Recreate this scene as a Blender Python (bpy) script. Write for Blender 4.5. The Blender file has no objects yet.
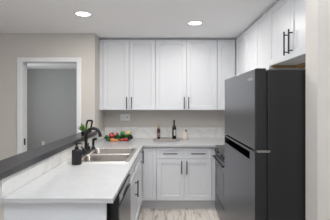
import bpy, bmesh, math, random
from mathutils import Vector, Matrix
random.seed(7)
S = bpy.context.scene
COL = S.collection
PI = math.pi

# ------------------------------------------------------------------ camera
cam_d = bpy.data.cameras.new('camera')
cam = bpy.data.objects.new('camera', cam_d); COL.objects.link(cam)
cam.location = (0, 0, 1.47); cam.rotation_euler = (PI/2, 0, 0)
cam_d.sensor_width = 36; cam_d.sensor_fit = 'HORIZONTAL'
cam_d.lens = 36*300/330
cam_d.shift_x = -2/330; cam_d.shift_y = -8.5/330
cam_d.clip_start = 0.05
S.camera = cam

# ------------------------------------------------------------------ world, light, exposure
w = bpy.data.worlds.new('world'); S.world = w; w.use_nodes = True
w.node_tree.nodes['Background'].inputs[0].default_value = (0.86, 0.93, 1.0, 1)
w.node_tree.nodes['Background'].inputs[1].default_value = 0.6
S.view_settings.view_transform = 'Standard'
S.view_settings.look = 'None'
S.view_settings.gamma = 1
S.view_settings.use_curve_mapping = False
S.view_settings.exposure = 0.26

def area(name, loc, rot, sx, sy, power, col):
    l = bpy.data.lights.new(name, 'AREA'); l.shape = 'RECTANGLE'
    l.size = sx; l.size_y = sy; l.energy = power; l.color = col
    o = bpy.data.objects.new(name, l); COL.objects.link(o)
    o.location = loc; o.rotation_euler = rot
    return o
# fill lights added at the unseen window openings, behind the camera and left
area('rear_fill', (-0.6, -3.35, 1.35), (PI/2+0.45, 0, 0), 4.2, 1.9, 24, (0.93, 0.96, 1.0))
area('left_fill', (-4.35, 0.6, 1.5), (PI/2+0.3, 0, -PI/2), 2.4, 1.5, 5, (0.95, 0.97, 1.0))
# fill light added inside the far room, where no window is built
area('far_room_fill', (-4.3, 6.6, 1.5), (PI/2, 0, -PI/2), 1.6, 1.3, 31, (0.93, 0.96, 1.0))
CAN_POWER = 10
# upward fill added out of view to brighten the ceiling; no lamp stands there
area('fill_uplight', (-0.1, 0.5, 1.85), (PI, 0, 0), 0.4, 0.4, 36, (0.95, 0.98, 1.0))
# extra fill discs added at the ceiling out of view, without fixtures
for (lx, ly, lp_) in ((-0.15, 2.45, 14), (0.3, -0.8, 3)):
    l = bpy.data.lights.new('ceiling_fill', 'AREA'); l.shape = 'DISK'; l.size = 0.14; l.energy = lp_; l.color = (1.0, 0.98, 0.955)
    o = bpy.data.objects.new('ceiling_fill', l); COL.objects.link(o); o.location = (lx, ly, 2.398)

# ------------------------------------------------------------------ materials
def principled(name, col, rough=0.5, metal=0.0, spec=None, coat=0.0):
    m = bpy.data.materials.new(name); m.use_nodes = True
    b = m.node_tree.nodes['Principled BSDF']
    b.inputs['Base Color'].default_value = (*col, 1)
    b.inputs['Roughness'].default_value = rough
    b.inputs['Metallic'].default_value = metal
    if spec is not None: b.inputs['Specular IOR Level'].default_value = spec
    if coat: b.inputs['Coat Weight'].default_value = coat
    return m
def nodes(m): return m.node_tree.nodes, m.node_tree.links, m.node_tree.nodes['Principled BSDF']
def srgb(r, g, b):
    f = lambda c: (c/255/12.92) if c/255 <= 0.04045 else ((c/255+0.055)/1.055)**2.4
    return (f(r), f(g), f(b))
def noisy(name, c1, c2, scale, rough, stretch=(1, 1, 1), metal=0.0, bump=0.0, detail=4):
    m = principled(name, c1, rough, metal); N, L, b = nodes(m)
    tc = N.new('ShaderNodeTexCoord'); mp = N.new('ShaderNodeMapping')
    mp.inputs['Scale'].default_value = stretch
    n = N.new('ShaderNodeTexNoise'); n.inputs['Scale'].default_value = scale; n.inputs['Detail'].default_value = detail
    r = N.new('ShaderNodeMix'); r.data_type = 'RGBA'
    r.inputs['A'].default_value = (*c1, 1); r.inputs['B'].default_value = (*c2, 1)
    L.new(tc.outputs['Object'], mp.inputs['Vector']); L.new(mp.outputs[0], n.inputs['Vector'])
    L.new(n.outputs['Fac'], r.inputs['Factor']); L.new(r.outputs['Result'], b.inputs['Base Color'])
    if bump:
        bp = N.new('ShaderNodeBump'); bp.inputs['Strength'].default_value = bump; bp.inputs['Distance'].default_value = 0.002
        L.new(n.outputs['Fac'], bp.inputs['Height']); L.new(bp.outputs[0], b.inputs['Normal'])
    return m

M = {}
M['wall'] = noisy('wall_paint', srgb(203, 198, 192), srgb(207, 202, 196), 30, 0.85, bump=0.15)
M['greywall'] = noisy('grey_wall_paint', srgb(170, 171, 169), srgb(174, 175, 173), 30, 0.85)
M['ceiling'] = noisy('ceiling_paint', srgb(247, 247, 248), srgb(249, 249, 250), 60, 0.9, bump=0.2)
M['trim'] = principled('trim_paint', srgb(232, 233, 235), 0.4)
M['cab'] = principled('cabinet_paint', srgb(216, 218, 222), 0.38)
M['kick'] = principled('toe_kick_paint', srgb(208, 209, 211), 0.5)
M['black'] = principled('matte_black_metal', srgb(13, 13, 14), 0.4)
M['pit'] = principled('pocket_black', srgb(5, 5, 6), 0.9, spec=0.0)
M['handle'] = principled('gunmetal_handle', srgb(34, 35, 39), 0.35, 0.5)
M['blackglass'] = principled('black_gloss', srgb(12, 12, 14), 0.12)
M['ledge'] = noisy('charcoal_ledge', srgb(38, 39, 43), srgb(52, 53, 57), 14, 0.34, (6, 1, 6))
M['steel'] = noisy('brushed_steel', srgb(170, 163, 156), srgb(162, 155, 148), 40, 0.24, (1, 12, 1), metal=1.0)
M['rimsteel'] = noisy('highlight_rim_steel', srgb(232, 229, 225), srgb(226, 223, 219), 40, 0.3, (1, 12, 1), metal=1.0)  # bowl steel made paler: the rim's bright highlight is put into its colour
M['darksteel'] = noisy('dark_stainless', srgb(112, 114, 119), srgb(124, 126, 131), 60, 0.3, (1, 1, 10), metal=1.0)
M['fridgeside'] = noisy('black_fridge_cabinet', srgb(20, 20, 21), srgb(25, 25, 26), 300, 0.38, bump=0.3)
M['chrome'] = principled('chrome', (0.8, 0.8, 0.82), 0.15, 1.0)
M['plastic'] = principled('white_plastic', srgb(240, 240, 240), 0.35)
M['slot'] = principled('dark_slot', srgb(40, 40, 42), 0.5)
M['rawwood'] = noisy('raw_plywood', srgb(176, 140, 100), srgb(160, 124, 86), 8, 0.7, (1, 8, 1))
M['stone'] = noisy('grey_stone', srgb(150, 146, 143), srgb(168, 164, 160), 24, 0.6)

def marble(name, base, vein, amount, rough):
    m = principled(name, base, rough); N, L, b = nodes(m)
    tc = N.new('ShaderNodeTexCoord')
    n = N.new('ShaderNodeTexNoise'); n.inputs['Scale'].default_value = 2.2; n.inputs['Detail'].default_value = 8
    n.inputs['Roughness'].default_value = 0.62; n.inputs['Distortion'].default_value = 1.4
    mr = N.new('ShaderNodeValToRGB'); e = mr.color_ramp.elements
    e[0].position = 0.44; e[0].color = (0, 0, 0, 1); e[1].position = 0.5; e[1].color = (1, 1, 1, 1)
    x = e.new(0.56); x.color = (0, 0, 0, 1)
    n2 = N.new('ShaderNodeTexNoise'); n2.inputs['Scale'].default_value = 1.6; n2.inputs['Detail'].default_value = 3
    mu = N.new('ShaderNodeMath'); mu.operation = 'MULTIPLY'
    mu2 = N.new('ShaderNodeMath'); mu2.operation = 'MULTIPLY'; mu2.inputs[1].default_value = amount
    mx = N.new('ShaderNodeMix'); mx.data_type = 'RGBA'
    mx.inputs['A'].default_value = (*base, 1); mx.inputs['B'].default_value = (*vein, 1)
    for a in (n, n2): L.new(tc.outputs['Object'], a.inputs['Vector'])
    L.new(n.outputs['Fac'], mr.inputs['Fac']); L.new(mr.outputs['Color'], mu.inputs[0]); L.new(n2.outputs['Fac'], mu.inputs[1])
    L.new(mu.outputs[0], mu2.inputs[0]); L.new(mu2.outputs[0], mx.inputs['Factor']); L.new(mx.outputs['Result'], b.inputs['Base Color'])
    return m
M['quartz'] = marble('white_quartz', srgb(189, 190, 192), srgb(176, 176, 177), 0.45, 0.22)
M['quartz_splash'] = marble('veined_quartz', srgb(224, 224, 222), srgb(184, 181, 178), 0.6, 0.25)

def floor_mat():
    m = principled('oak_plank_floor', srgb(180, 165, 150), 0.42); N, L, b = nodes(m)
    tc = N.new('ShaderNodeTexCoord'); mp = N.new('ShaderNodeMapping'); mp.inputs['Rotation'].default_value = (0, 0, PI/2)
    br = N.new('ShaderNodeTexBrick'); br.offset = 0.37
    br.inputs['Scale'].default_value = 1; br.inputs['Brick Width'].default_value = 1.2; br.inputs['Row Height'].default_value = 0.18
    br.inputs['Mortar Size'].default_value = 0.0018
    br.inputs['Color1'].default_value = (*srgb(226, 219, 212), 1); br.inputs['Color2'].default_value = (*srgb(210, 202, 194), 1)
    br.inputs['Mortar'].default_value = (*srgb(96, 86, 76), 1)
    mp2 = N.new('ShaderNodeMapping'); mp2.inputs['Scale'].default_value = (9, 1.1, 1)
    n = N.new('ShaderNodeTexNoise'); n.inputs['Scale'].default_value = 2.0; n.inputs['Detail'].default_value = 8; n.inputs['Roughness'].default_value = 0.65
    n.inputs['Distortion'].default_value = 0.6
    cr = N.new('ShaderNodeValToRGB'); e = cr.color_ramp.elements
    e[0].position = 0.34; e[0].color = (0.34, 0.32, 0.30, 1); e[1].position = 0.50; e[1].color = (1, 1, 1, 1)
    mx = N.new('ShaderNodeMix'); mx.data_type = 'RGBA'; mx.blend_type = 'MULTIPLY'; mx.inputs['Factor'].default_value = 0.8
    L.new(tc.outputs['Object'], mp.inputs['Vector']); L.new(mp.outputs[0], br.inputs['Vector'])
    L.new(tc.outputs['Object'], mp2.inputs['Vector']); L.new(mp2.outputs[0], n.inputs['Vector']); L.new(n.outputs['Fac'], cr.inputs['Fac'])
    L.new(br.outputs['Color'], mx.inputs['A']); L.new(cr.outputs['Color'], mx.inputs['B']); L.new(mx.outputs['Result'], b.inputs['Base Color'])
    return m
M['floor'] = floor_mat()

def emit(name, col, s):
    m = principled(name, col, 0.5); _, _, b = nodes(m)
    b.inputs['Emission Color'].default_value = (*col, 1); b.inputs['Emission Strength'].default_value = s
    return m
M['lamp'] = emit('lamp_diffuser', (1.0, 0.98, 0.95), 6)

# ------------------------------------------------------------------ mesh helpers
def box(bm, x0, x1, y0, y1, z0, z1):
    v = [bm.verts.new((x, y, z)) for x in (x0, x1) for y in (y0, y1) for z in (z0, z1)]
    for f in ((0, 1, 3, 2), (4, 6, 7, 5), (0, 4, 5, 1), (2, 3, 7, 6), (0, 2, 6, 4), (1, 5, 7, 3)):
        bm.faces.new([v[i] for i in f])
    return v
def NB(): return bmesh.new()
def tube(bm, pts, r, n=12, caps=True):
    """tube along pts; r is one radius or a list"""
    pts = [Vector(p) for p in pts]
    rs = r if isinstance(r, (list, tuple)) else [r]*len(pts)
    rings = []; up = None
    for i, p in enumerate(pts):
        t = (pts[min(i+1, len(pts)-1)] - pts[max(i-1, 0)]).normalized()
        if up is None:
            up = Vector((0, 0, 1)) if abs(t.z) < 0.9 else Vector((1, 0, 0))
        a = t.cross(up).normalized(); up = a.cross(t).normalized()
        rings.append([bm.verts.new(p + (a*math.cos(2*PI*k/n) + up*math.sin(2*PI*k/n))*rs[i]) for k in range(n)])
    for A, B in zip(rings, rings[1:]):
        for k in range(n): bm.faces.new((A[k], A[(k+1) % n], B[(k+1) % n], B[k]))
    if caps:
        bm.faces.new(rings[0][::-1]); bm.faces.new(rings[-1])
def lathe(bm, prof, n=24, c=(0, 0, 0)):
    """prof: list of (radius, z)"""
    rings = []
    for r, z in prof:
        if r < 1e-5: rings.append([bm.verts.new((c[0], c[1], c[2]+z))])
        else: rings.append([bm.verts.new((c[0]+r*math.cos(2*PI*k/n), c[1]+r*math.sin(2*PI*k/n), c[2]+z)) for k in range(n)])
    for A, B in zip(rings, rings[1:]):
        for k in range(n):
            q = [A[k % len(A)], A[(k+1) % len(A)], B[(k+1) % len(B)], B[k % len(B)]]
            u = []
            for v in q:
                if v not in u: u.append(v)
            if len(u) > 2: bm.faces.new(u)
def obj(name, bm, mat, parent=None, loc=None, smooth=False, bevel=0.0, mats=None):
    bmesh.ops.recalc_face_normals(bm, faces=bm.faces)
    me = bpy.data.meshes.new(name); bm.to_mesh(me); bm.free()
    for m in (mats or [mat]): me.materials.append(m)
    if smooth:
        for p in me.polygons: p.use_smooth = True
    o = bpy.data.objects.new(name, me); COL.objects.link(o)
    if parent: o.parent = parent
    if loc: o.location = loc
    if bevel:
        b = o.modifiers.new('bevel', 'BEVEL'); b.width = bevel; b.segments = 2; b.limit_method = 'ANGLE'; b.angle_limit = 0.7
    if smooth:
        s = o.modifiers.new('edges', 'EDGE_SPLIT'); s.split_angle = math.radians(50)
    return o
def tag(o, label, cat, group=None):
    o['label'] = label; o['category'] = cat
    if group: o['group'] = group
    return o
def thing(name, label, cat, loc=(0, 0, 0), rz=0, group=None):
    o = bpy.data.objects.new(name, None); COL.objects.link(o); o.empty_display_size = 0.1
    o.location = loc; o.rotation_euler = (0, 0, rz)
    return tag(o, label, cat, group)
def struct(name, bm, mat, bevel=0, mats=None):
    o = obj(name, bm, mat, bevel=bevel, mats=mats); o['kind'] = 'structure'; return o
def sbox(name, mat, *b, bevel=0):
    bm = NB(); box(bm, *b); return struct(name, bm, mat, bevel)

# ------------------------------------------------------------------ the setting
H = 2.41          # ceiling height
XL, XR, YN = -4.6, 3.6, -3.6
sbox('floor', M['floor'], XL, XR, YN, 8.8, -0.05, 0)
sbox('ceiling', M['ceiling'], XL, XR, YN, 8.8, H, H+0.05)
sbox('wall_back', M['wall'], -1.12, 1.47, 4.775, 4.9, 0, H)
# wall with the doorway, facing the camera
bm = NB()
box(bm, XL, -2.02, 4.15, 4.285, 0, H); box(bm, -1.23, -1.0, 4.15, 4.285, 0, H); box(bm, -2.02, -1.23, 4.15, 4.285, 2.03, H)
struct('wall_left', bm, M['wall'])
sbox('wall_return', M['wall'], -1.12, -1.0, 4.285, 4.775, 0, H)
sbox('wall_right', M['wall'], 1.35, 1.47, 1.49, 4.775, 0, H)
sbox('wall_nook', M['wall'], 0.688, XR, 1.371, 1.49, 0, H)
# door frame: jamb lining, casing, strike plate
bm = NB()
box(bm, -2.02, -2.0, 4.145, 4.29, 0, 2.013); box(bm, -1.25, -1.23, 4.145, 4.29, 0, 2.013); box(bm, -2.02, -1.23, 4.145, 4.29, 2.013, 2.03)
df = struct('door_1', bm, M['trim'])
bm = NB()
box(bm, -2.066, -2.006, 4.132, 4.15, 0, 2.079); box(bm, -1.244, -1.184, 4.132, 4.15, 0, 2.079); box(bm, -2.006, -1.244, 4.132, 4.15, 2.019, 2.079)
obj('door_casing', bm, M['trim'], df, bevel=0.004)
bm = NB(); box(bm, -2.0005, -1.9975, 4.19, 4.235, 0.86, 0.95)
obj('strike_plate', bm, M['slot'], df)
# the room beyond the doorway
sbox('wall_beyond', M['greywall'], XL, -0.9, 8.68, 8.8, 0, H)
sbox('wall_beyond_right', M['greywall'], -1.0, -0.9, 4.9, 8.68, 0, H)
sbox('wall_beyond_left', M['greywall'], XL-0.1, XL, 4.285, 8.68, 0, H)
# the living area behind and beside the camera
bm = NB()
box(bm, XL-0.1, XL, YN, -0.6, 0, H); box(bm, XL-0.1, XL, 1.8, 4.285, 0, H); box(bm, XL-0.1, XL, -0.6, 1.8, 0, 0.75); box(bm, XL-0.1, XL, -0.6, 1.8, 2.25, H)
struct('wall_far_left', bm, M['wall'])
bm = NB()
box(bm, XL, -2.7, YN-0.1, YN, 0, H); box(bm, 1.5, XR, YN-0.1, YN, 0, H); box(bm, -2.7, 1.5, YN-0.1, YN, 0, 0.4); box(bm, -2.7, 1.5, YN-0.1, YN, 2.3, H)
struct('wall_front', bm, M['wall'])
sbox('wall_far_right', M['wall'], XR, XR+0.1, YN, 1.49, 0, H)
bm = NB()
for x in (-2.7, -0.65, 1.45): box(bm, x, x+0.05, YN-0.07, YN-0.02, 0.4, 2.3)
for z in (0.4, 2.25): box(bm, -2.65, 1.45, YN-0.07, YN-0.02, z, z+0.05)
struct('window_1', bm, M['trim'])
bm = NB()
for y in (-0.6, 0.58, 1.75): box(bm, XL-0.07, XL-0.02, y, y+0.05, 0.75, 2.25)
for z in (0.75, 2.2): box(bm, XL-0.07, XL-0.02, -0.55, 1.75, z, z+0.05)
struct('window_2', bm, M['trim'])
# half wall carrying the bar ledge
sbox('wall_half', M['wall'], -1.12, -1.0, 1.86, 4.15, 0, 1.012)
bm = NB(); box(bm, XL, -2.066, 4.138, 4.15, 0, 0.09); struct('baseboard_left', bm, M['trim'])
sbox('baseboard_right', M['trim'], 0.69, XR, 1.359, 1.371, 0, 0.09)
# filler strips between the upper cabinets and the ceiling
bm = NB(); box(bm, -0.995, 1.04, 4.50, 4.775, 2.372, 2.41); struct('trim_1', bm, M['cab'])
bm = NB(); box(bm, 1.05, 1.35, 1.97, 4.49, 2.392, 2.41); struct('trim_2', bm, M['cab'])

# ------------------------------------------------------------------ cabinetry
def shaker(w_, h_, t=0.02, rail=0.06, rec=0.008):
    """five-piece door, origin lower-left of its back face; front looks to -y"""
    bm = NB()
    v = lambda x, y, z: bm.verts.new((x, y, z))
    c = 0.0025; s = 0.006
    def ring(i, y): return [v(i, y, i), v(w_-i, y, i), v(w_-i, y, h_-i), v(i, y, h_-i)]
    R = [ring(0, 0), ring(0, -t+c), ring(c, -t), ring(rail, -t), ring(rail+0.001, -t+0.003), ring(rail+s, -t+rec)]
    bm.faces.new(R[0])
    for A, B in zip(R, R[1:]):
        for k in range(4): bm.faces.new((A[k], A[(k+1) % 4], B[(k+1) % 4], B[k]))
    bm.faces.new(R[-1])
    return bm
def pull(length, vertical=True, r=0.0065, off=0.032):
    """bar pull centred on the origin, standing off towards -y"""
    bm = NB(); L2 = length/2
    ax = (lambda t, y: (0, y, t)) if vertical else (lambda t, y: (t, y, 0))
    tube(bm, [ax(-L2, -off), ax(L2, -off)], r, 12)
    for t in (-L2*0.72, L2*0.72): tube(bm, [ax(t, 0.0), ax(t, -off)], r*0.8, 8)
    return bm
G = 0.002
def add_front(cab, kind, x0, x1, z0, z1, handle=None, rail=0.06):
    """handle: (x, z, length, vertical)"""
    d = obj(kind, shaker(x1-x0-2*G, z1-z0-2*G, rail=rail), M['cab'], cab, (x0+G, 0, z0+G))
    if handle:
        hx, hz, ln, vert = handle
        obj('handle', pull(ln, vert), M['handle'], d, (hx-x0-G, -0.02, hz-z0-G), smooth=True)
    return d
def carcass(cab, w_, dep, z0, z1, hollow=False, mat=None):
    bm = NB()
    if hollow:
        box(bm, 0, 0.018, 0.0005, dep, z0, z1); box(bm, w_-0.018, w_, 0.0005, dep, z0, z1)
        box(bm, 0.018, w_-0.018, dep-0.018, dep, z0, z1); box(bm, 0.018, w_-0.018, 0.0005, dep-0.018, z0, z0+0.018)
        box(bm, 0.018, w_-0.018, 0.0005, 0.02, z1-0.09, z1)
    else: box(bm, 0, w_, 0.0005, dep, z0, z1)
    return obj('carcass', bm, mat or M['cab'], cab)

WG = 'white wall cabinets'; BG = 'white base cabinets'
UB, UT = 1.344, 2.38
def wall_cab(label, x0, x1, y, rz, doors, ub=UB, ut=UT, dep=0.328):
    """doors: (a, b, handle-x or None) in local metres"""
    c = thing('wall_cabinet', label, 'cabinet', (x0, y, 0), rz, WG)
    carcass(c, abs(x1), dep, ub, ut)
    for a, b, hx, hz in doors:
        add_front(c, 'door', a, b, ub, ut, (hx, hz, 0.178, True) if hx is not None else None)
    return c
# back run; face plane y = 4.445 + 0.02
FY = 4.446
c = wall_cab('white two-door wall cabinet above the white outlet plate, leftmost on the back wall', -0.945, 0.774, FY, 0,
    [(0, 0.387, 0.352, UB+0.105), (0.387, 0.774, 0.424, UB+0.105)])
c = wall_cab('white two-door wall cabinet above the two dark bottles, in the middle of the back wall', -0.17, 0.911, FY, 0,
    [(0, 0.456, 0.423, UB+0.105), (0.456, 0.911, 0.489, UB+0.105)])
c = wall_cab('narrow white corner wall cabinet with one plain door, right end of the back wall', 0.743, 0.27, FY, 0,
    [(0, 0.27, None, 0)])
# filler at the left end
tag(obj('cabinet_filler', (lambda b: (box(b, -0.998, -0.947, FY-0.012, 4.77, UB, UT), b)[1])(NB()), M['cab']),
    'narrow white filler strip between the left wall and the leftmost wall cabinet', 'filler strip')
# right run, facing -X; local x runs towards the camera
RX = 1.038
c = wall_cab('white wall cabinet in the right-hand corner, farthest of the right run', RX, 0.51, 4.42, -PI/2, [(0.0, 0.51, None, 0)], ut=2.39, dep=0.31)
c = wall_cab('white two-door wall cabinet over the range, seen above the fridge top', RX, 0.915, 3.907, -PI/2, [(0, 0.457, 0.42, UB+0.105), (0.457, 0.915, 0.495, UB+0.105)], ut=2.39, dep=0.31)
c = thing('wall_cabinet', 'short white two-door cabinet above the refrigerator with two dark bar pulls', 'cabinet', (RX, 2.99, 0), -PI/2, WG)
carcass(c, 1.02, 0.31, 1.83, 2.39)
add_front(c, 'door', 0, 0.51, 1.82, 2.39, (0.462, 1.957, 0.2, True))
add_front(c, 'door', 0.51, 1.02, 1.82, 2.39, (0.558, 1.957, 0.2, True))
bm = NB(); box(bm, 0.0, 0.025, 0.012, 0.24, 1.806, 1.829); box(bm, 0.0, 1.0, 0.24, 0.31, 1.806, 1.829); obj('mounting_rail', bm, M['rawwood'], c)['label'] = 'bare wood mounting rail'

# base cabinets: back run, face plane y = 4.03 (door front), carcass from 4.05
BY = 4.05; BZ, CT = 0.138, 0.862
def kick(c, x0, x1, y=0.07):
    bm = NB(); box(bm, x0, x1, y, y+0.016, 0, BZ); obj('toe_kick', bm, M['kick'], c)
c = thing('base_cabinet', 'white blind-corner base cabinet with one tall plain panel beside the peninsula', 'cabinet', (-0.99, BY, 0), 0, BG)
carcass(c, 0.846, 0.70, BZ, CT)
add_front(c, 'panel_front', 0.664, 0.846, BZ, 0.855, None, rail=0.045); kick(c, 0.64, 0.846)
c = thing('base_cabinet', 'white base cabinet with two drawers over two doors under the back counter', 'cabinet', (-0.142, BY, 0), 0, BG)
carcass(c, 0.745, 0.70, BZ, CT)
for a in (0, 0.3725):
    add_front(c, 'drawer', a, a+0.3725, 0.70, 0.853, (a+0.186, 0.772, 0.19, False), rail=0.035)
    add_front(c, 'door', a, a+0.3725, BZ, 0.697, (0.338 if a == 0 else 0.407, 0.59, 0.175, True))
kick(c, 0, 0.745)
c = thing('base_cabinet', 'white corner base cabinet with a plain narrow front behind the range', 'cabinet', (0.605, BY, 0), 0, BG)
bm = NB(); box(bm, 0, 0.74, 0.0005, 0.70, BZ, CT); obj('carcass', bm, M['cab'], c)
bm = NB(); box(bm, 0.002, 0.06, -0.012, 0, BZ, CT); obj('filler', bm, M['cab'], c); kick(c, 0, 0.06)
# peninsula cabinets facing +X; local x runs away from the camera; door front X = -0.33
PX = -0.35
c = thing('base_cabinet', 'white sink base cabinet on the kitchen side of the peninsula beside the dishwasher', 'cabinet', (PX, 2.575, 0), PI/2, BG)
carcass(c, 1.12, 0.645, BZ, CT, hollow=True)
add_front(c, 'drawer_front', 0, 0.56, 0.70, 0.853, None, rail=0.035)
add_front(c, 'drawer_front', 0.56, 1.12, 0.70, 0.853, None, rail=0.035)
add_front(c, 'door', 0, 0.56, BZ, 0.697, (0.505, 0.575, 0.17, True))
add_front(c, 'door', 0.56, 1.12, BZ, 0.697, None)
kick(c, 0, 1.12)
c = thing('base_cabinet', 'narrow white base cabinet in the inner corner of the peninsula', 'cabinet', (PX, 3.70, 0), PI/2, BG)
carcass(c, 0.325, 0.645, BZ, CT)
add_front(c, 'door', 0, 0.31, BZ, 0.853, (0.06, 0.775, 0.17, True), rail=0.05); kick(c, 0, 0.31)
# end panel
bm = NB(); box(bm, -1.0, -0.372, 1.84, 1.858, 0, CT)
tag(obj('end_panel', bm, M['cab'], bevel=0.001), 'white panel closing the near end of the peninsula under the counter', 'cabinet panel')

# ------------------------------------------------------------------ countertop, splashes, ledge
sx0, sx1, sy0, sy1 = -0.925, -0.385, 2.85, 3.67
bm = NB()
L, R_, N_, F_, B_ = -0.999, -0.322, 1.79, 4.0, 4.774
xs = [L, sx0, sx1, R_, 0.605, 1.348]; ys = [N_, sy0, sy1, F_, B_]
def cell(i, j): return (i < 3 or j == 3) and not (i == 1 and j == 1)
vt, vb = {}, {}
def gv(d, i, j, z):
    if (i, j) not in d: d[(i, j)] = bm.verts.new((xs[i], ys[j], z))
    return d[(i, j)]
for i in range(5):
    for j in range(4):
        if not cell(i, j): continue
        q = [(i, j), (i+1, j), (i+1, j+1), (i, j+1)]
        bm.faces.new([gv(vt, a, b, 0.892) for a, b in q]); bm.faces.new([gv(vb, a, b, 0.862) for a, b in q][::-1])
        for (a, b), (di, dj) in (((0, 1), (0, -1)), ((1, 2), (1, 0)), ((2, 3), (0, 1)), ((3, 0), (-1, 0))):
            ni, nj = i+di, j+dj
            if not (0 <= ni < 5 and 0 <= nj < 4 and cell(ni, nj)):
                A, B = q[a], q[b]
                bm.faces.new((gv(vt, *A, 0.892), gv(vb, *A, 0.862), gv(vb, *B, 0.862), gv(vt, *B, 0.892)))
tag(obj('countertop', bm, M['quartz'], bevel=0.002), 'white quartz L-shaped countertop running over the peninsula and the back cabinets', 'countertop')
bm = NB(); box(bm, -0.983, 1.348, 4.757, 4.774, 0.8925, 1.062)
tag(obj('backsplash', bm, M['quartz_splash'], bevel=0.001), 'low veined quartz backsplash along the back wall behind the bottles', 'backsplash')
bm = NB(); box(bm, -0.999, -0.985, 1.79, 4.774, 0.8925, 1.011)
tag(obj('backsplash', bm, M['quartz_splash'], bevel=0.001), 'low veined quartz backsplash along the half wall under the dark ledge', 'backsplash')
bm = NB(); box(bm, -1.165, -0.965, 1.69, 4.149, 1.0125, 1.059)
tag(obj('bar_ledge', bm, M['ledge'], bevel=0.003), 'charcoal bar ledge capping the half wall beside the peninsula', 'ledge')

# ------------------------------------------------------------------ sink
sk = thing('kitchen_sink', 'stainless steel double-bowl sink set in the peninsula counter', 'sink', (0, 0, 0.892))
X0, X1, Y0, Y1 = -0.945, -0.368, 2.83, 3.69
bx0, bx1 = -0.862, -0.40; by = [2.862, 3.225, 3.275, 3.658]
bm = NB()
gx = [X0, bx0, bx1, X1]; gy = [Y0, by[0], by[1], by[2], by[3], Y1]
vv = {}
def g2(i, j, z=0.004):
    if (i, j) not in vv: vv[(i, j)] = bm.verts.new((gx[i], gy[j], z))
    return vv[(i, j)]
for i in range(3):
    for j in range(5):
        if i == 1 and j in (1, 3): continue
        bm.faces.new([g2(i, j), g2(i+1, j), g2(i+1, j+1), g2(i, j+1)])
# rolled outer rim
outer = [(X0, Y0), (X1, Y0), (X1, Y1), (X0, Y1)]
o1 = [bm.verts.new((x, y, 0.004)) for x, y in outer]; o2 = [bm.verts.new((x+(0.004 if x == X1 else -0.004), y+(0.004 if y == Y1 else -0.004), 0.0005)) for x, y in outer]
for k in range(4): bm.faces.new((o1[k], o1[(k+1) % 4], o2[(k+1) % 4], o2[k]))
bmesh.ops.remove_doubles(bm, verts=bm.verts, dist=1e-5)
for (cx, cy, sgx, sgy) in [(x, y, a, b) for x, a in ((bx0, 1), (bx1, -1)) for y, b in ((by[0], 1), (by[1], -1), (by[2], 1), (by[3], -1))]:
    r = 0.03; c0 = bm.verts.new((cx, cy, 0.0041)); arc = [bm.verts.new((cx+sgx*(r-r*math.cos(math.radians(t))), cy+sgy*(r-r*math.sin(math.radians(t))), 0.0041)) for t in range(0, 91, 15)]
    for A, B in zip(arc, arc[1:]): bm.faces.new((c0, A, B))
obj('rim', bm, M['rimsteel'], sk)
def bowl(x0, x1, y0, y1, dep=0.17):
    bm = NB()
    def ring(i, z, rad):
        pts = []
        for cx, cy, a0 in ((x1-i-rad, y1-i-rad, 0), (x0+i+rad, y1-i-rad, 90), (x0+i+rad, y0+i+rad, 180), (x1-i-rad, y0+i+rad, 270)):
            for k in range(6):
                a = math.radians(a0+18*k); pts.append(bm.verts.new((cx+rad*math.cos(a), cy+rad*math.sin(a), z)))
        return pts
    rs = [ring(-0.001, 0.0042, 0.03), ring(0.003, -0.004, 0.035), ring(0.008, -dep+0.03, 0.04), ring(0.016, -dep+0.008, 0.04), ring(0.04, -dep, 0.04)]
    for A, B in zip(rs, rs[1:]):
        n = len(A)
        for k in range(n): bm.faces.new((A[k], A[(k+1) % n], B[(k+1) % n], B[k]))
    bm.faces.new(rs[-1])
    lp = NB(); pts = []
    for cx, cy, a0 in ((x1-0.03, y1-0.03, 0), (x0+0.03, y1-0.03, 90), (x0+0.03, y0+0.03, 180), (x1-0.03, y0+0.03, 270)):
        for k in range(6):
            a = math.radians(a0+18*k); pts.append((cx+0.034*math.cos(a), cy+0.034*math.sin(a), 0.005))
    tube(lp, pts+[pts[0]], 0.004, 6, caps=False)
    # corner fill so the square opening meets the rounded bowl
    b = obj('bowl', bm, M['steel'], sk, smooth=True)
    obj('rolled_lip', lp, M['rimsteel'], b, smooth=True)
    cx, cy = (x0+x1)/2+0.05, (y0+y1)/2
    d = NB(); lathe(d, [(0.045, -dep+0.001), (0.045, -dep+0.004), (0.035, -dep+0.004), (0.03, -dep+0.0015), (0, -dep+0.0015)], 24, (cx, cy, 0))
    dr = obj('drain', d, M['steel'], b, smooth=True)
    d = NB(); lathe(d, [(0.028, -dep+0.002), (0.028, -dep+0.006), (0.008, -dep+0.009), (0.006, -dep+0.016), (0, -dep+0.017)], 16, (cx, cy, 0))
    obj('strainer', d, M['slot'], b, smooth=True)
bowl(bx0, bx1, by[0], by[1]); bowl(bx0, bx1, by[2], by[3])

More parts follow.
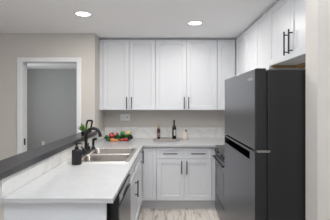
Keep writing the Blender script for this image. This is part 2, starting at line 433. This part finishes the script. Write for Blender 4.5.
# faucet
fc = thing('kitchen_faucet', 'matte black high-arc faucet with two lever handles behind the sink', 'faucet', (-0.907, 3.36, 0.8965))
bm = NB()
tube(bm, [(0, -0.125, 0.027), (0, 0.125, 0.027)], 0.028, 12); bmesh.ops.scale(bm, vec=(1, 1, 0.45), verts=bm.verts)
lathe(bm, [(0.028, 0.0), (0.028, 0.02), (0.02, 0.035), (0.015, 0.06)], 20)
obj('base_plate', bm, M['black'], fc, smooth=True)
bm = NB()
p = [(0, 0, 0.0), (0, 0, 0.10), (0, 0, 0.18)] + [(0.079-0.079*math.cos(a), 0, 0.188+0.084*math.sin(a)) for a in [math.radians(t) for t in range(0, 166, 11)]]
p.append((p[-1][0]+0.004, 0, p[-1][2]-0.03))
tube(bm, p, [0.0175]*(len(p)-2)+[0.0185, 0.02], 14); obj('spout', bm, M['black'], fc, smooth=True)
for sg in (-1, 1):
    bm = NB(); y = sg*0.1
    lathe(bm, [(0.024, 0.015), (0.022, 0.045), (0.016, 0.062), (0, 0.066)], 16, (0, y, 0))
    tube(bm, [(0, y, 0.055), (-0.006, y+sg*0.02, 0.078), (-0.01, y+sg*0.06, 0.088)], [0.009, 0.008, 0.006], 8)
    obj('lever_handle', bm, M['black'], fc, smooth=True)
sp = thing('side_sprayer', 'black side sprayer standing at the far end of the faucet', 'sprayer', (-0.885, 3.60, 0.897))
bm = NB(); lathe(bm, [(0.026, 0), (0.024, 0.02), (0.014, 0.035), (0.013, 0.04)], 16); obj('holder', bm, M['black'], sp, smooth=True)
bm = NB(); tube(bm, [(0, 0, 0.035), (0, 0, 0.09), (0.003, 0, 0.112), (0.018, 0, 0.124), (0.042, 0, 0.122)], [0.013, 0.016, 0.018, 0.018, 0.019], 12)
obj('spray_head', bm, M['black'], sp, smooth=True)

# soap dispenser with vertical ribs
sd = thing('soap_dispenser', 'ribbed black soap dispenser with pump standing left of the sink', 'soap dispenser', (-0.832, 2.765, 0.8922)); sd.scale = (1.1, 1.1, 1.08)
bm = NB(); n = 64
prof = [(0.0, 0.0), (0.036, 0), (0.04, 0.004), (0.04, 0.112), (0.035, 0.124), (0.018, 0.128), (0.016, 0.134), (0, 0.134)]
rings = []
for r, z in prof:
    rings.append([bm.verts.new((( r-(0.002 if (k % 4) >= 2 and 0.003 < z < 0.115 else 0))*math.cos(2*PI*k/n), (r-(0.002 if (k % 4) >= 2 and 0.003 < z < 0.115 else 0))*math.sin(2*PI*k/n), z)) if r > 0 else None for k in range(n)])
for A, B in zip(rings[1:], rings[2:-1]):
    for k in range(n): bm.faces.new((A[k], A[(k+1) % n], B[(k+1) % n], B[k]))
bm.faces.new(rings[1][::-1]); bm.faces.new(rings[-2])
obj('bottle', bm, principled('ribbed_black', srgb(22, 23, 27), 0.45), sd)
bm = NB(); lathe(bm, [(0.017, 0.134), (0.017, 0.148), (0.007, 0.150), (0.007, 0.168), (0.013, 0.170), (0.013, 0.182), (0, 0.184)], 16)
tube(bm, [(0, 0, 0.176), (0.03, 0.004, 0.177), (0.046, 0.006, 0.170)], [0.007, 0.0055, 0.0045], 8)
obj('pump', bm, M['black'], sd, smooth=True)

# ------------------------------------------------------------------ dishwasher
dw = thing('dishwasher', 'black and stainless dishwasher under the near end of the peninsula counter', 'dishwasher', (-0.372, 1.95, 0), PI/2)
bm = NB(); box(bm, 0, 0.605, 0.001, 0.58, 0.1, 0.858); obj('tub', bm, M['black'], dw)
bm = NB(); box(bm, 0.0, 0.605, -0.055, 0, 0.115, 0.79); box(bm, 0.0, 0.01, -0.056, -0.001, 0.79, 0.855)
obj('door_edge', bm, M['black'], dw, bevel=0.002)
bm = NB(); box(bm, 0.004, 0.601, -0.062, -0.0555, 0.118, 0.775); obj('door', bm, M['darksteel'], dw, bevel=0.002)
bm = NB(); box(bm, 0.0102, 0.605, -0.06, -0.001, 0.792, 0.856); obj('control_panel', bm, M['blackglass'], dw, bevel=0.003)
bm = NB(); box(bm, 0.18, 0.425, -0.0612, -0.0601, 0.797, 0.815)
obj('pocket_handle', bm, M['slot'], dw)
bm = NB(); box(bm, 0, 0.605, 0.0, 0.02, 0, 0.098); obj('toe_kick', bm, M['black'], dw)

# ------------------------------------------------------------------ range
rg = thing('kitchen_range', 'dark stainless range on the right side, half hidden behind the fridge', 'range', (0.665, 3.995, 0), -PI/2)
W = 0.757
bm = NB(); box(bm, 0, W, 0.0, 0.66, 0.03, 0.875)
for x in (0.04, W-0.04):
    for y in (0.05, 0.6): tube(bm, [(x, y, 0), (x, y, 0.03)], 0.015, 8)
obj('body', bm, M['black'], rg)
bm = NB(); box(bm, 0.0, W, -0.02, 0.66, 0.876, 0.893); obj('cooktop', bm, M['blackglass'], rg, bevel=0.003)
bm = NB(); box(bm, 0.003, W-0.003, -0.022, -0.0005, 0.80, 0.874); obj('control_panel', bm, M['darksteel'], rg, bevel=0.002)
for x in (0.1, 0.24, W-0.24, W-0.1):
    bm = NB(); tube(bm, [(x, -0.022, 0.84), (x, -0.045, 0.84)], [0.02, 0.017], 14); obj('knob', bm, M['black'], rg, smooth=True)
bm = NB(); box(bm, 0.003, W-0.003, -0.026, -0.0005, 0.265, 0.793); dr = obj('oven_door', bm, M['darksteel'], rg, bevel=0.003)
bm = NB(); box(bm, 0.13, W-0.13, -0.029, -0.0262, 0.40, 0.66); obj('window', bm, M['blackglass'], dr)
bm = NB(); tube(bm, [(0.04, -0.055, 0.755), (W-0.04, -0.055, 0.755)], 0.011, 12)
for x in (0.06, W-0.06): tube(bm, [(x, -0.026, 0.755), (x, -0.055, 0.755)], 0.009, 8)
obj('handle', bm, M['black'], dr, smooth=True)
bm = NB(); box(bm, 0.003, W-0.003, -0.024, -0.0005, 0.06, 0.25); obj('drawer', bm, M['darksteel'], rg, bevel=0.003)
for cx, cy, r in ((0.2, 0.17, 0.1), (0.56, 0.17, 0.085), (0.2, 0.48, 0.08), (0.56, 0.48, 0.1)):
    bm = NB(); lathe(bm, [(r, 0.8931), (r, 0.8938), (r-0.006, 0.8938), (r-0.006, 0.8931)], 32, (cx, cy, 0)); obj('burner_ring', bm, M['handle'], rg)

# ------------------------------------------------------------------ refrigerator
FH = 1.636; FX = 0.44; FN, FF = 1.5, 2.296; FW = FF-FN
fr = thing('refrigerator', 'dark stainless top-freezer refrigerator with black sides', 'refrigerator', (FX, FF, 0), -PI/2)
# local: x 0 (far) .. FW (near), y 0 (front) .. back, z up
bm = NB(); box(bm, 0.004, FW-0.004, 0.064, 0.80, 0.04, FH-0.004)
obj('cabinet', bm, M['fridgeside'], fr, bevel=0.006)
seam = 1.22
dm = [M['darksteel'], M['fridgeside']]
def fridge_door(name, z0, z1):
    bm = NB(); box(bm, 0, FW, 0.0, 0.055, z0, z1)
    bm.faces.ensure_lookup_table()
    for f in bm.faces:
        c_ = f.calc_center_median()
        f.material_index = 0 if c_.y < 0.001 else 1
    bmesh.ops.bevel(bm, geom=[e for e in bm.edges if all(v.co.y < 0.001 for v in e.verts)], offset=0.007, segments=3, affect='EDGES', profile=0.5)
    bm.normal_update()
    for f in bm.faces: f.material_index = 0 if (abs(f.normal.y) > 0.95 and f.calc_center_median().y < 0.01) else 1
    return obj(name, bm, None, fr, mats=dm)
fz = fridge_door('freezer_door', seam+0.004, FH)
# lower door is cut away along its top edge for the pocket handle
bm = NB()
zp = seam-0.004; zq = seam-0.058; xa, xb = 0.012, 0.70
box(bm, 0, FW, 0.0, 0.055, 0.06, zq); box(bm, xb, FW, 0, 0.055, zq, zp); box(bm, 0, xa, 0, 0.055, zq, zp); box(bm, xa, xb, 0.035, 0.055, zq, zp)
# the lip in front of the pocket
box(bm, xa, xb, 0.0, 0.004, zp-0.012, zp)
bm.faces.ensure_lookup_table()
for f in bm.faces:
    f.material_index = 0 if f.calc_center_median().y < 0.001 else 1
rd = obj('refrigerator_door', bm, None, fr, mats=dm)
bm = NB(); box(bm, xa+0.001, xb-0.001, 0.028, 0.0345, zq+0.0005, zp-0.003); box(bm, xa+0.0005, xb-0.0005, 0.0003, 0.028, zq+0.0003, zq+0.002)
obj('pocket_handle', bm, M['pit'], rd)
bm = NB(); box(bm, 0.012, FW-0.012, 0.0555, 0.0635, 0.07, FH-0.02); obj('door_gasket', bm, M['black'], fr)
bm = NB(); box(bm, FW-0.06, FW+0.001, 0.012, 0.062, seam-0.0035, seam+0.0035); box(bm, FW-0.004, FW+0.004, 0.01, 0.075, seam-0.0055, seam+0.0055)
obj('middle_hinge', bm, M['chrome'], fr)['label'] = 'silver middle hinge'
bm = NB(); box(bm, 0.02, FW-0.02, 0.03, 0.06, 0.012, 0.055); obj('base_grille', bm, M['black'], fr)
for x in (0.06, FW-0.06):
    for y in (0.12, 0.72):
        bm = NB(); tube(bm, [(x, y, 0), (x, y, 0.042)], 0.018, 10); obj('foot', bm, M['black'], fr)
cu = bpy.data.curves.new('logo', 'FONT'); cu.body = 'Hisense'; cu.size = 0.027; cu.extrude = 0.0006
cu.align_x = 'CENTER'; cu.align_y = 'CENTER'; cu.shear = 0.2
to = bpy.data.objects.new('logo_text', cu); COL.objects.link(to)
bpy.context.view_layer.update()
me = bpy.data.meshes.new_from_object(to.evaluated_get(bpy.context.evaluated_depsgraph_get()))
bpy.data.objects.remove(to); me.materials.clear(); me.materials.append(M['chrome'])
lg = bpy.data.objects.new('logo', me); COL.objects.link(lg); lg.parent = fz
lg.location = (FW-0.085, -0.0012, 1.588); lg.rotation_euler = (PI/2, 0, 0)

# ------------------------------------------------------------------ outlets, lamps
ol = thing('wall_outlet', 'white two-gang outlet and switch plate on the back wall above the vegetables', 'outlet', (-0.665, 4.775, 1.218))
bm = NB(); box(bm, -0.078, 0.078, -0.007, -0.0003, -0.052, 0.052); obj('cover_plate', bm, M['plastic'], ol, bevel=0.003)
bm = NB(); box(bm, -0.055, -0.018, -0.010, -0.0072, -0.034, 0.034); obj('switch', bm, M['plastic'], ol, bevel=0.001)
bm = NB(); box(bm, 0.02, 0.054, -0.010, -0.0072, -0.034, 0.034); so = obj('socket', bm, M['plastic'], ol, bevel=0.001)
bm = NB(); box(bm, 0.030, 0.044, -0.0125, -0.0101, -0.008, 0.010); obj('reset_button', bm, M['slot'], so)
ol = thing('wall_outlet', 'small white outlet plate low on the grey wall beyond the doorway', 'outlet', (-3.58, 8.68, 0.26))
bm = NB(); box(bm, -0.037, 0.037, -0.007, -0.0003, -0.058, 0.058); obj('cover_plate', bm, M['plastic'], ol, bevel=0.002)
for z in (-0.024, 0.024):
    bm = NB(); box(bm, -0.016, 0.016, -0.009, -0.0072, z-0.015, z+0.015); obj('socket', bm, M['plastic'], ol)

def can(x, y, label, hidden=False):
    t = thing('ceiling_light', label, 'ceiling light', (x, y, H), 0, 'recessed ceiling lights')
    bm = NB(); lathe(bm, [(0.094, -0.0005), (0.094, -0.004), (0.088, -0.008), (0.074, -0.009), (0.074, -0.0005)], 32); obj('trim_ring', bm, M['trim'], t, smooth=True)
    bm = NB(); lathe(bm, [(0.0735, -0.0055), (0, -0.0055)], 32); obj('diffuser', bm, M['lamp'], t)
    l = bpy.data.lights.new('lamp', 'AREA'); l.shape = 'DISK'; l.size = 0.14; l.energy = CAN_POWER; l.color = (1.0, 0.97, 0.93)
    o = bpy.data.objects.new('lamp', l); COL.objects.link(o); o.parent = t; o.location = (0, 0, -0.012)
can(-0.896, 3.2, 'round recessed ceiling light near the doorway wall, left of the two')
can(0.334, 3.57, 'round recessed ceiling light in front of the back wall cabinets, right of the two')

# ------------------------------------------------------------------ things on the ledge
LZ = 1.0592
pt = thing('potted_plant', 'tiny green plant in a black pot on the dark ledge behind the faucet', 'plant', (-1.012, 3.62, LZ))
bm = NB(); lathe(bm, [(0, 0), (0.02, 0), (0.027, 0.045), (0.024, 0.045), (0.022, 0.038), (0, 0.038)], 16); obj('pot', bm, M['black'], pt, smooth=True)
green = noisy('leaf_green', srgb(96, 138, 66), srgb(132, 166, 90), 40, 0.5)
bm = NB()
for k in range(40):
    a = random.uniform(0, 2*PI); el = random.uniform(0.2, 1.4); L0 = random.uniform(0.05, 0.11)
    d = Vector((math.cos(a)*math.cos(el), math.sin(a)*math.cos(el), math.sin(el)))
    b0 = Vector((random.uniform(-.012, .012), random.uniform(-.012, .012), random.uniform(0.04, 0.075))); tip = b0 + d*L0; mid = b0 + d*L0*0.6 + Vector((0, 0, 0.006))
    s = d.cross(Vector((0, 0, 1))).normalized()*0.013
    v = [bm.verts.new(q) for q in (b0, mid+s, tip, mid-s)]; c5 = bm.verts.new(mid+Vector((0, 0, 0.003)))
    for A, B in zip(v, v[1:]+v[:1]): bm.faces.new((A, B, c5))
obj('foliage', bm, green, pt)
bm = NB()
def frame(bm, pts, w_, t):
    """rectangular bar loop through pts"""
    for A, B in zip(pts, pts[1:]+pts[:1]):
        A, B = Vector(A), Vector(B); tube(bm, [A, B], w_, 4)
frame(bm, [(-0.05, 0, 0.012), (0.016, 0, 0.012), (0.045, 0, 0.165), (-0.018, 0, 0.165)], 0.012, 0.02)
o = obj('frame_ornament', bm, M['black'], loc=(-1.005, 3.86, LZ+0.0))
tag(o, 'black open rectangular frame ornament leaning on the dark ledge behind the plant', 'ornament')

# ------------------------------------------------------------------ tray, bottles, mug
CZ = 0.8922
bm = NB(); lathe(bm, [(0, 0), (0.205, 0), (0.212, 0.004), (0.212, 0.01), (0.206, 0.013), (0, 0.013)], 48)
tag(obj('serving_board', bm, M['stone'], loc=(-0.005, 4.53, CZ), smooth=True), 'round grey stone serving board on the back counter under the bottles', 'serving board')
TZ = CZ+0.0135
b = thing('oil_bottle', 'small brown bottle with a beige cap on the left of the round board', 'bottle', (-0.127, 4.55, TZ), 0, 'bottles on the board')
bm = NB(); lathe(bm, [(0, 0), (0.023, 0), (0.025, 0.004), (0.025, 0.125), (0.021, 0.145), (0.012, 0.16), (0.011, 0.17), (0, 0.17)], 20)
obj('glass_body', bm, principled('brown_glass', srgb(52, 34, 26), 0.15), b, smooth=True)
bm = NB(); lathe(bm, [(0.016, 0.160), (0.018, 0.163), (0.018, 0.214), (0.015, 0.22), (0, 0.22)], 16); obj('cap', bm, principled('beige_cap', srgb(172, 152, 126), 0.5), b, smooth=True)
bm = NB(); lathe(bm, [(0.0254, 0.03), (0.0258, 0.031), (0.0258, 0.092), (0.0254, 0.093)], 20); obj('paper_label', bm, principled('mauve_label', srgb(128, 104, 100), 0.6), b, smooth=True)
b = thing('oil_bottle', 'tall square black oil bottle with a white label in the middle of the round board', 'bottle', (0.108, 4.54, TZ), 0.25, 'bottles on the board')
bm = NB()
secs = [(0.0265, 0), (0.029, 0.004), (0.029, 0.165), (0.024, 0.19), (0.0125, 0.212), (0.011, 0.225), (0.011, 0.25)]
rings = []
for r, z in secs:
    sq = 4.0 if z < 0.17 else (3.0 if z < 0.2 else 2.0)
    ring = []
    for k in range(24):
        a = 2*PI*k/24; ca, sa = math.cos(a), math.sin(a); f = (abs(ca)**sq+abs(sa)**sq)**(-1/sq)
        ring.append(bm.verts.new((r*f*ca, r*f*sa, z)))
    rings.append(ring)
for A, B in zip(rings, rings[1:]):
    for k in range(24): bm.faces.new((A[k], A[(k+1) % 24], B[(k+1) % 24], B[k]))
bm.faces.new(rings[0][::-1]); bm.faces.new(rings[-1])
obj('glass_body', bm, principled('dark_green_glass', srgb(18, 22, 18), 0.1), b, smooth=True)
bm = NB(); lathe(bm, [(0.0135, 0.245), (0.0135, 0.282), (0.012, 0.285), (0, 0.285)], 16); obj('cap', bm, M['black'], b, smooth=True)
bm = NB(); box(bm, -0.014, 0.014, -0.0300, -0.0291, 0.05, 0.14); obj('paper_label', bm, principled('white_label', srgb(196, 194, 186), 0.6), b)
mg = thing('jug', 'pale pink ceramic jug with a handle at the right edge of the round board', 'jug', (0.272, 4.57, CZ))
bm = NB()
lathe(bm, [(0, 0), (0.038, 0), (0.044, 0.006), (0.046, 0.05), (0.044, 0.115), (0.047, 0.124), (0.043, 0.124), (0.040, 0.115), (0.042, 0.05), (0.036, 0.008), (0, 0.006)], 28)
pink = noisy('pink_ceramic', srgb(228, 218, 212), srgb(222, 210, 204), 20, 0.35)
obj('body', bm, pink, mg, smooth=True)
bm = NB(); tube(bm, [(-0.042, 0, 0.10), (-0.062, 0, 0.108), (-0.08, 0, 0.09), (-0.078, 0, 0.05), (-0.06, 0, 0.03), (-0.042, 0, 0.035)], [0.007, 0.0075, 0.008, 0.0075, 0.007, 0.006], 10)
obj('handle', bm, pink, mg, smooth=True)
sc = thing('wooden_spoon', 'short brown wooden spoon standing in the pale pink jug', 'spoon', (0.272, 4.57, CZ+0.009))
wood = noisy('brown_wood', srgb(120, 82, 60), srgb(98, 64, 46), 30, 0.6, (1, 1, 0.2))
bm = NB(); tube(bm, [(0.0, 0, 0.0), (0.016, 0, 0.1)], [0.005, 0.005], 8); obj('spoon_handle', bm, wood, sc, smooth=True)
bm = NB(); bmesh.ops.create_uvsphere(bm, u_segments=14, v_segments=8, radius=1, matrix=Matrix.Translation((0.018, 0, 0.122)) @ Matrix.Diagonal((0.015, 0.006, 0.022, 1)))
obj('spoon_bowl', bm, wood, sc, smooth=True)

# ------------------------------------------------------------------ vegetables on the counter (left of the back run)
red = noisy('pepper_red', srgb(160, 34, 42), srgb(190, 58, 58), 12, 0.25)
tomr = noisy('tomato_red', srgb(190, 48, 50), srgb(206, 70, 62), 12, 0.25)
grn = noisy('pepper_green', srgb(58, 128, 76), srgb(86, 150, 96), 12, 0.3)
yel = noisy('pepper_yellow', srgb(214, 190, 128), srgb(226, 204, 146), 12, 0.35)
orange = noisy('carrot_orange', srgb(226, 128, 52), srgb(236, 148, 70), 40, 0.5)
stem = principled('stem_green', srgb(66, 96, 48), 0.5)
dgrn = noisy('dark_leaf', srgb(36, 90, 50), srgb(92, 146, 82), 60, 0.45)
purp = principled('aubergine_skin', srgb(28, 22, 34), 0.15)
VG = 'vegetables piled on the back counter'
def pepper(name, mat, x, y, z, r, hgt, rot, label, cat, lobes=4, dep=0.09):
    t = thing(name, label, cat, (x, y, z), 0, VG); t.rotation_euler = rot
    bm = NB(); n = 28; rings = []
    for q in range(13):
        a = PI*q/12; rr = math.sin(a)**0.7; zz = -math.cos(a)*hgt/2
        if q in (0, 12): rings.append([bm.verts.new((0, 0, zz*(0.86)))]); continue
        rings.append([bm.verts.new((r*rr*(1+dep*math.cos(lobes*2*PI*k/n))*math.cos(2*PI*k/n), r*rr*(1+dep*math.cos(lobes*2*PI*k/n))*math.sin(2*PI*k/n), zz*(1-0.1*(q > 9)))) for k in range(n)])
    for A, B in zip(rings, rings[1:]):
        for k in range(n):
            u = []
            for v in (A[k % len(A)], A[(k+1) % len(A)], B[(k+1) % len(B)], B[k % len(B)]):
                if v not in u: u.append(v)
            bm.faces.new(u)
    obj('flesh', bm, mat, t, smooth=True)
    bm = NB(); tube(bm, [(0, 0, hgt*0.40), (0.001, 0, hgt*0.52), (0.005, 0, hgt*0.66)], [0.008, 0.004, 0.005], 8); obj('stem', bm, stem, t, smooth=True)
def rootveg(name, mat, p0, p1, r0, r1, label, cat, bend=0.01):
    """long vegetable from p0 (stem end) to p1 (tip)"""
    P0, P1 = Vector(p0), Vector(p1); t = thing(name, label, cat, P0, 0, VG)
    d = P1-P0; side = d.cross(Vector((0, 0, 1))).normalized()
    pts, rs = [], []
    for k in range(11):
        u = k/10; pts.append(d*u + side*bend*math.sin(PI*u)); env = min(1, math.sqrt(max(0, u*9)))*min(1, math.sqrt(max(0, (1-u)*7)))
        rs.append(max(0.0008, (r0+(r1-r0)*u)*env))
    bm = NB(); tube(bm, pts, rs, 14); obj('flesh', bm, mat, t, smooth=True)
    bm = NB(); dn = d.normalized(); tube(bm, [dn*0.004, -dn*0.012, -dn*0.024+Vector((0, 0, 0.004))], [r0*0.4, r0*0.25, r0*0.28], 8); obj('stem', bm, stem, t, smooth=True)
# leafy greens: crumpled heads
def leafy(x, y, rx, ry, h, label, n=72, side=0):
    bm = NB(); bmesh.ops.create_uvsphere(bm, u_segments=30, v_segments=14, radius=1)
    for v in bm.verts:
        p_ = v.co.copy(); k = 1+0.16*math.sin(9*p_.x+3*p_.z)*math.cos(8*p_.y)+random.uniform(-.07, .07)
        v.co = Vector((p_.x*rx*k, p_.y*ry*k, max(0.0, (p_.z*0.5*k+0.5))*h))
    for q in range(n):
        a = random.uniform(PI*1.05, PI*1.95) if q % 3 else random.uniform(0, 2*PI)
        zz_ = random.uniform(0.5, 1.8) if q % 4 else random.uniform(2.0, 4.0)
        if side and q % 2: a = (0 if side > 0 else PI) + random.uniform(-0.7, 0.7)
        e = random.uniform(0.0, 0.9)
        b0 = Vector((rx*0.85*math.cos(a)*math.cos(e), ry*0.85*math.sin(a)*math.cos(e), h*(0.3+0.65*math.sin(e))))
        d = Vector((math.cos(a), math.sin(a)*0.6, zz_)).normalized(); L0 = random.uniform(0.032, 0.062)
        s_ = Vector((-math.sin(a), math.cos(a), 0)).normalized()*L0*0.38; f = 0.004
        rows = [(0.0, 0.15), (0.3, 0.8), (0.6, 1.0), (0.85, 0.6)]
        prev = None
        for u, wd in rows:
            cpt = b0+d*L0*u+Vector((0, 0, -0.012*u*u))
            r3 = [bm.verts.new(cpt+s_*wd+Vector((0, 0, random.uniform(0, f)))), bm.verts.new(cpt-Vector((0, 0, 0.003))), bm.verts.new(cpt-s_*wd+Vector((0, 0, random.uniform(0, f))))]
            if prev:
                bm.faces.new((prev[0], prev[1], r3[1], r3[0])); bm.faces.new((prev[1], prev[2], r3[2], r3[1]))
            prev = r3
        t_ = bm.verts.new(b0+d*L0+Vector((0, 0, -0.014))); bm.faces.new((prev[0], prev[1], t_)); bm.faces.new((prev[1], prev[2], t_))
    for v in bm.verts: v.co.z = max(v.co.z, 0.0)
    tag(obj('leafy_greens', bm, dgrn, loc=(x, y, CZ)), label, 'leafy greens', VG)
leafy(-0.855, 4.45, 0.048, 0.06, 0.052, 'bunch of dark green leaves at the left end of the vegetable pile', side=-1)
leafy(-0.715, 4.455, 0.066, 0.05, 0.07, 'bunch of dark green leaves in the middle of the vegetable pile')
leafy(-0.585, 4.455, 0.05, 0.05, 0.07, 'bunch of dark green leaves at the right end of the vegetable pile', side=1)
pepper('bell_pepper', red, -0.812, 4.42, CZ+0.080, 0.042, 0.078, (0.9, 0.5, 0), 'large red bell pepper on top of the left of the vegetable pile', 'pepper')
pepper('tomato', tomr, -0.738, 4.47, CZ+0.092, 0.022, 0.04, (0.2, 0.1, 0), 'small red tomato on the pile between the red and green peppers', 'tomato', 5, 0.02)
pepper('bell_pepper', grn, -0.668, 4.50, CZ+0.098, 0.034, 0.062, (0.3, 0.9, 0), 'green bell pepper on top of the middle of the vegetable pile', 'pepper')
pepper('bell_pepper', yel, -0.585, 4.51, CZ+0.100, 0.034, 0.085, (0.2, 1.35, 0.2), 'pale yellow pepper on top of the right of the vegetable pile', 'pepper')
rootveg('carrot', orange, (-0.825, 4.345, CZ+0.023), (-0.705, 4.365, CZ+0.014), 0.022, 0.011, 'thick orange carrot lying at the front of the vegetable pile', 'carrot')
rootveg('red_pepper', red, (-0.565, 4.355, CZ+0.026), (-0.692, 4.345, CZ+0.018), 0.025, 0.015, 'long red pepper lying at the front right of the vegetable pile', 'pepper', 0.008)
rootveg('aubergine', purp, (-0.515, 4.43, CZ+0.045), (-0.56, 4.37, CZ+0.040), 0.022, 0.030, 'small blackish aubergine at the right end of the vegetable pile', 'aubergine', 0.0)
rootveg('cucumber', noisy('cucumber_skin', srgb(36, 84, 50), srgb(54, 104, 62), 30, 0.35), (-0.885, 4.40, CZ+0.022), (-0.835, 4.35, CZ+0.021), 0.019, 0.019, 'short dark green cucumber at the front left of the vegetable pile', 'cucumber', 0.0)
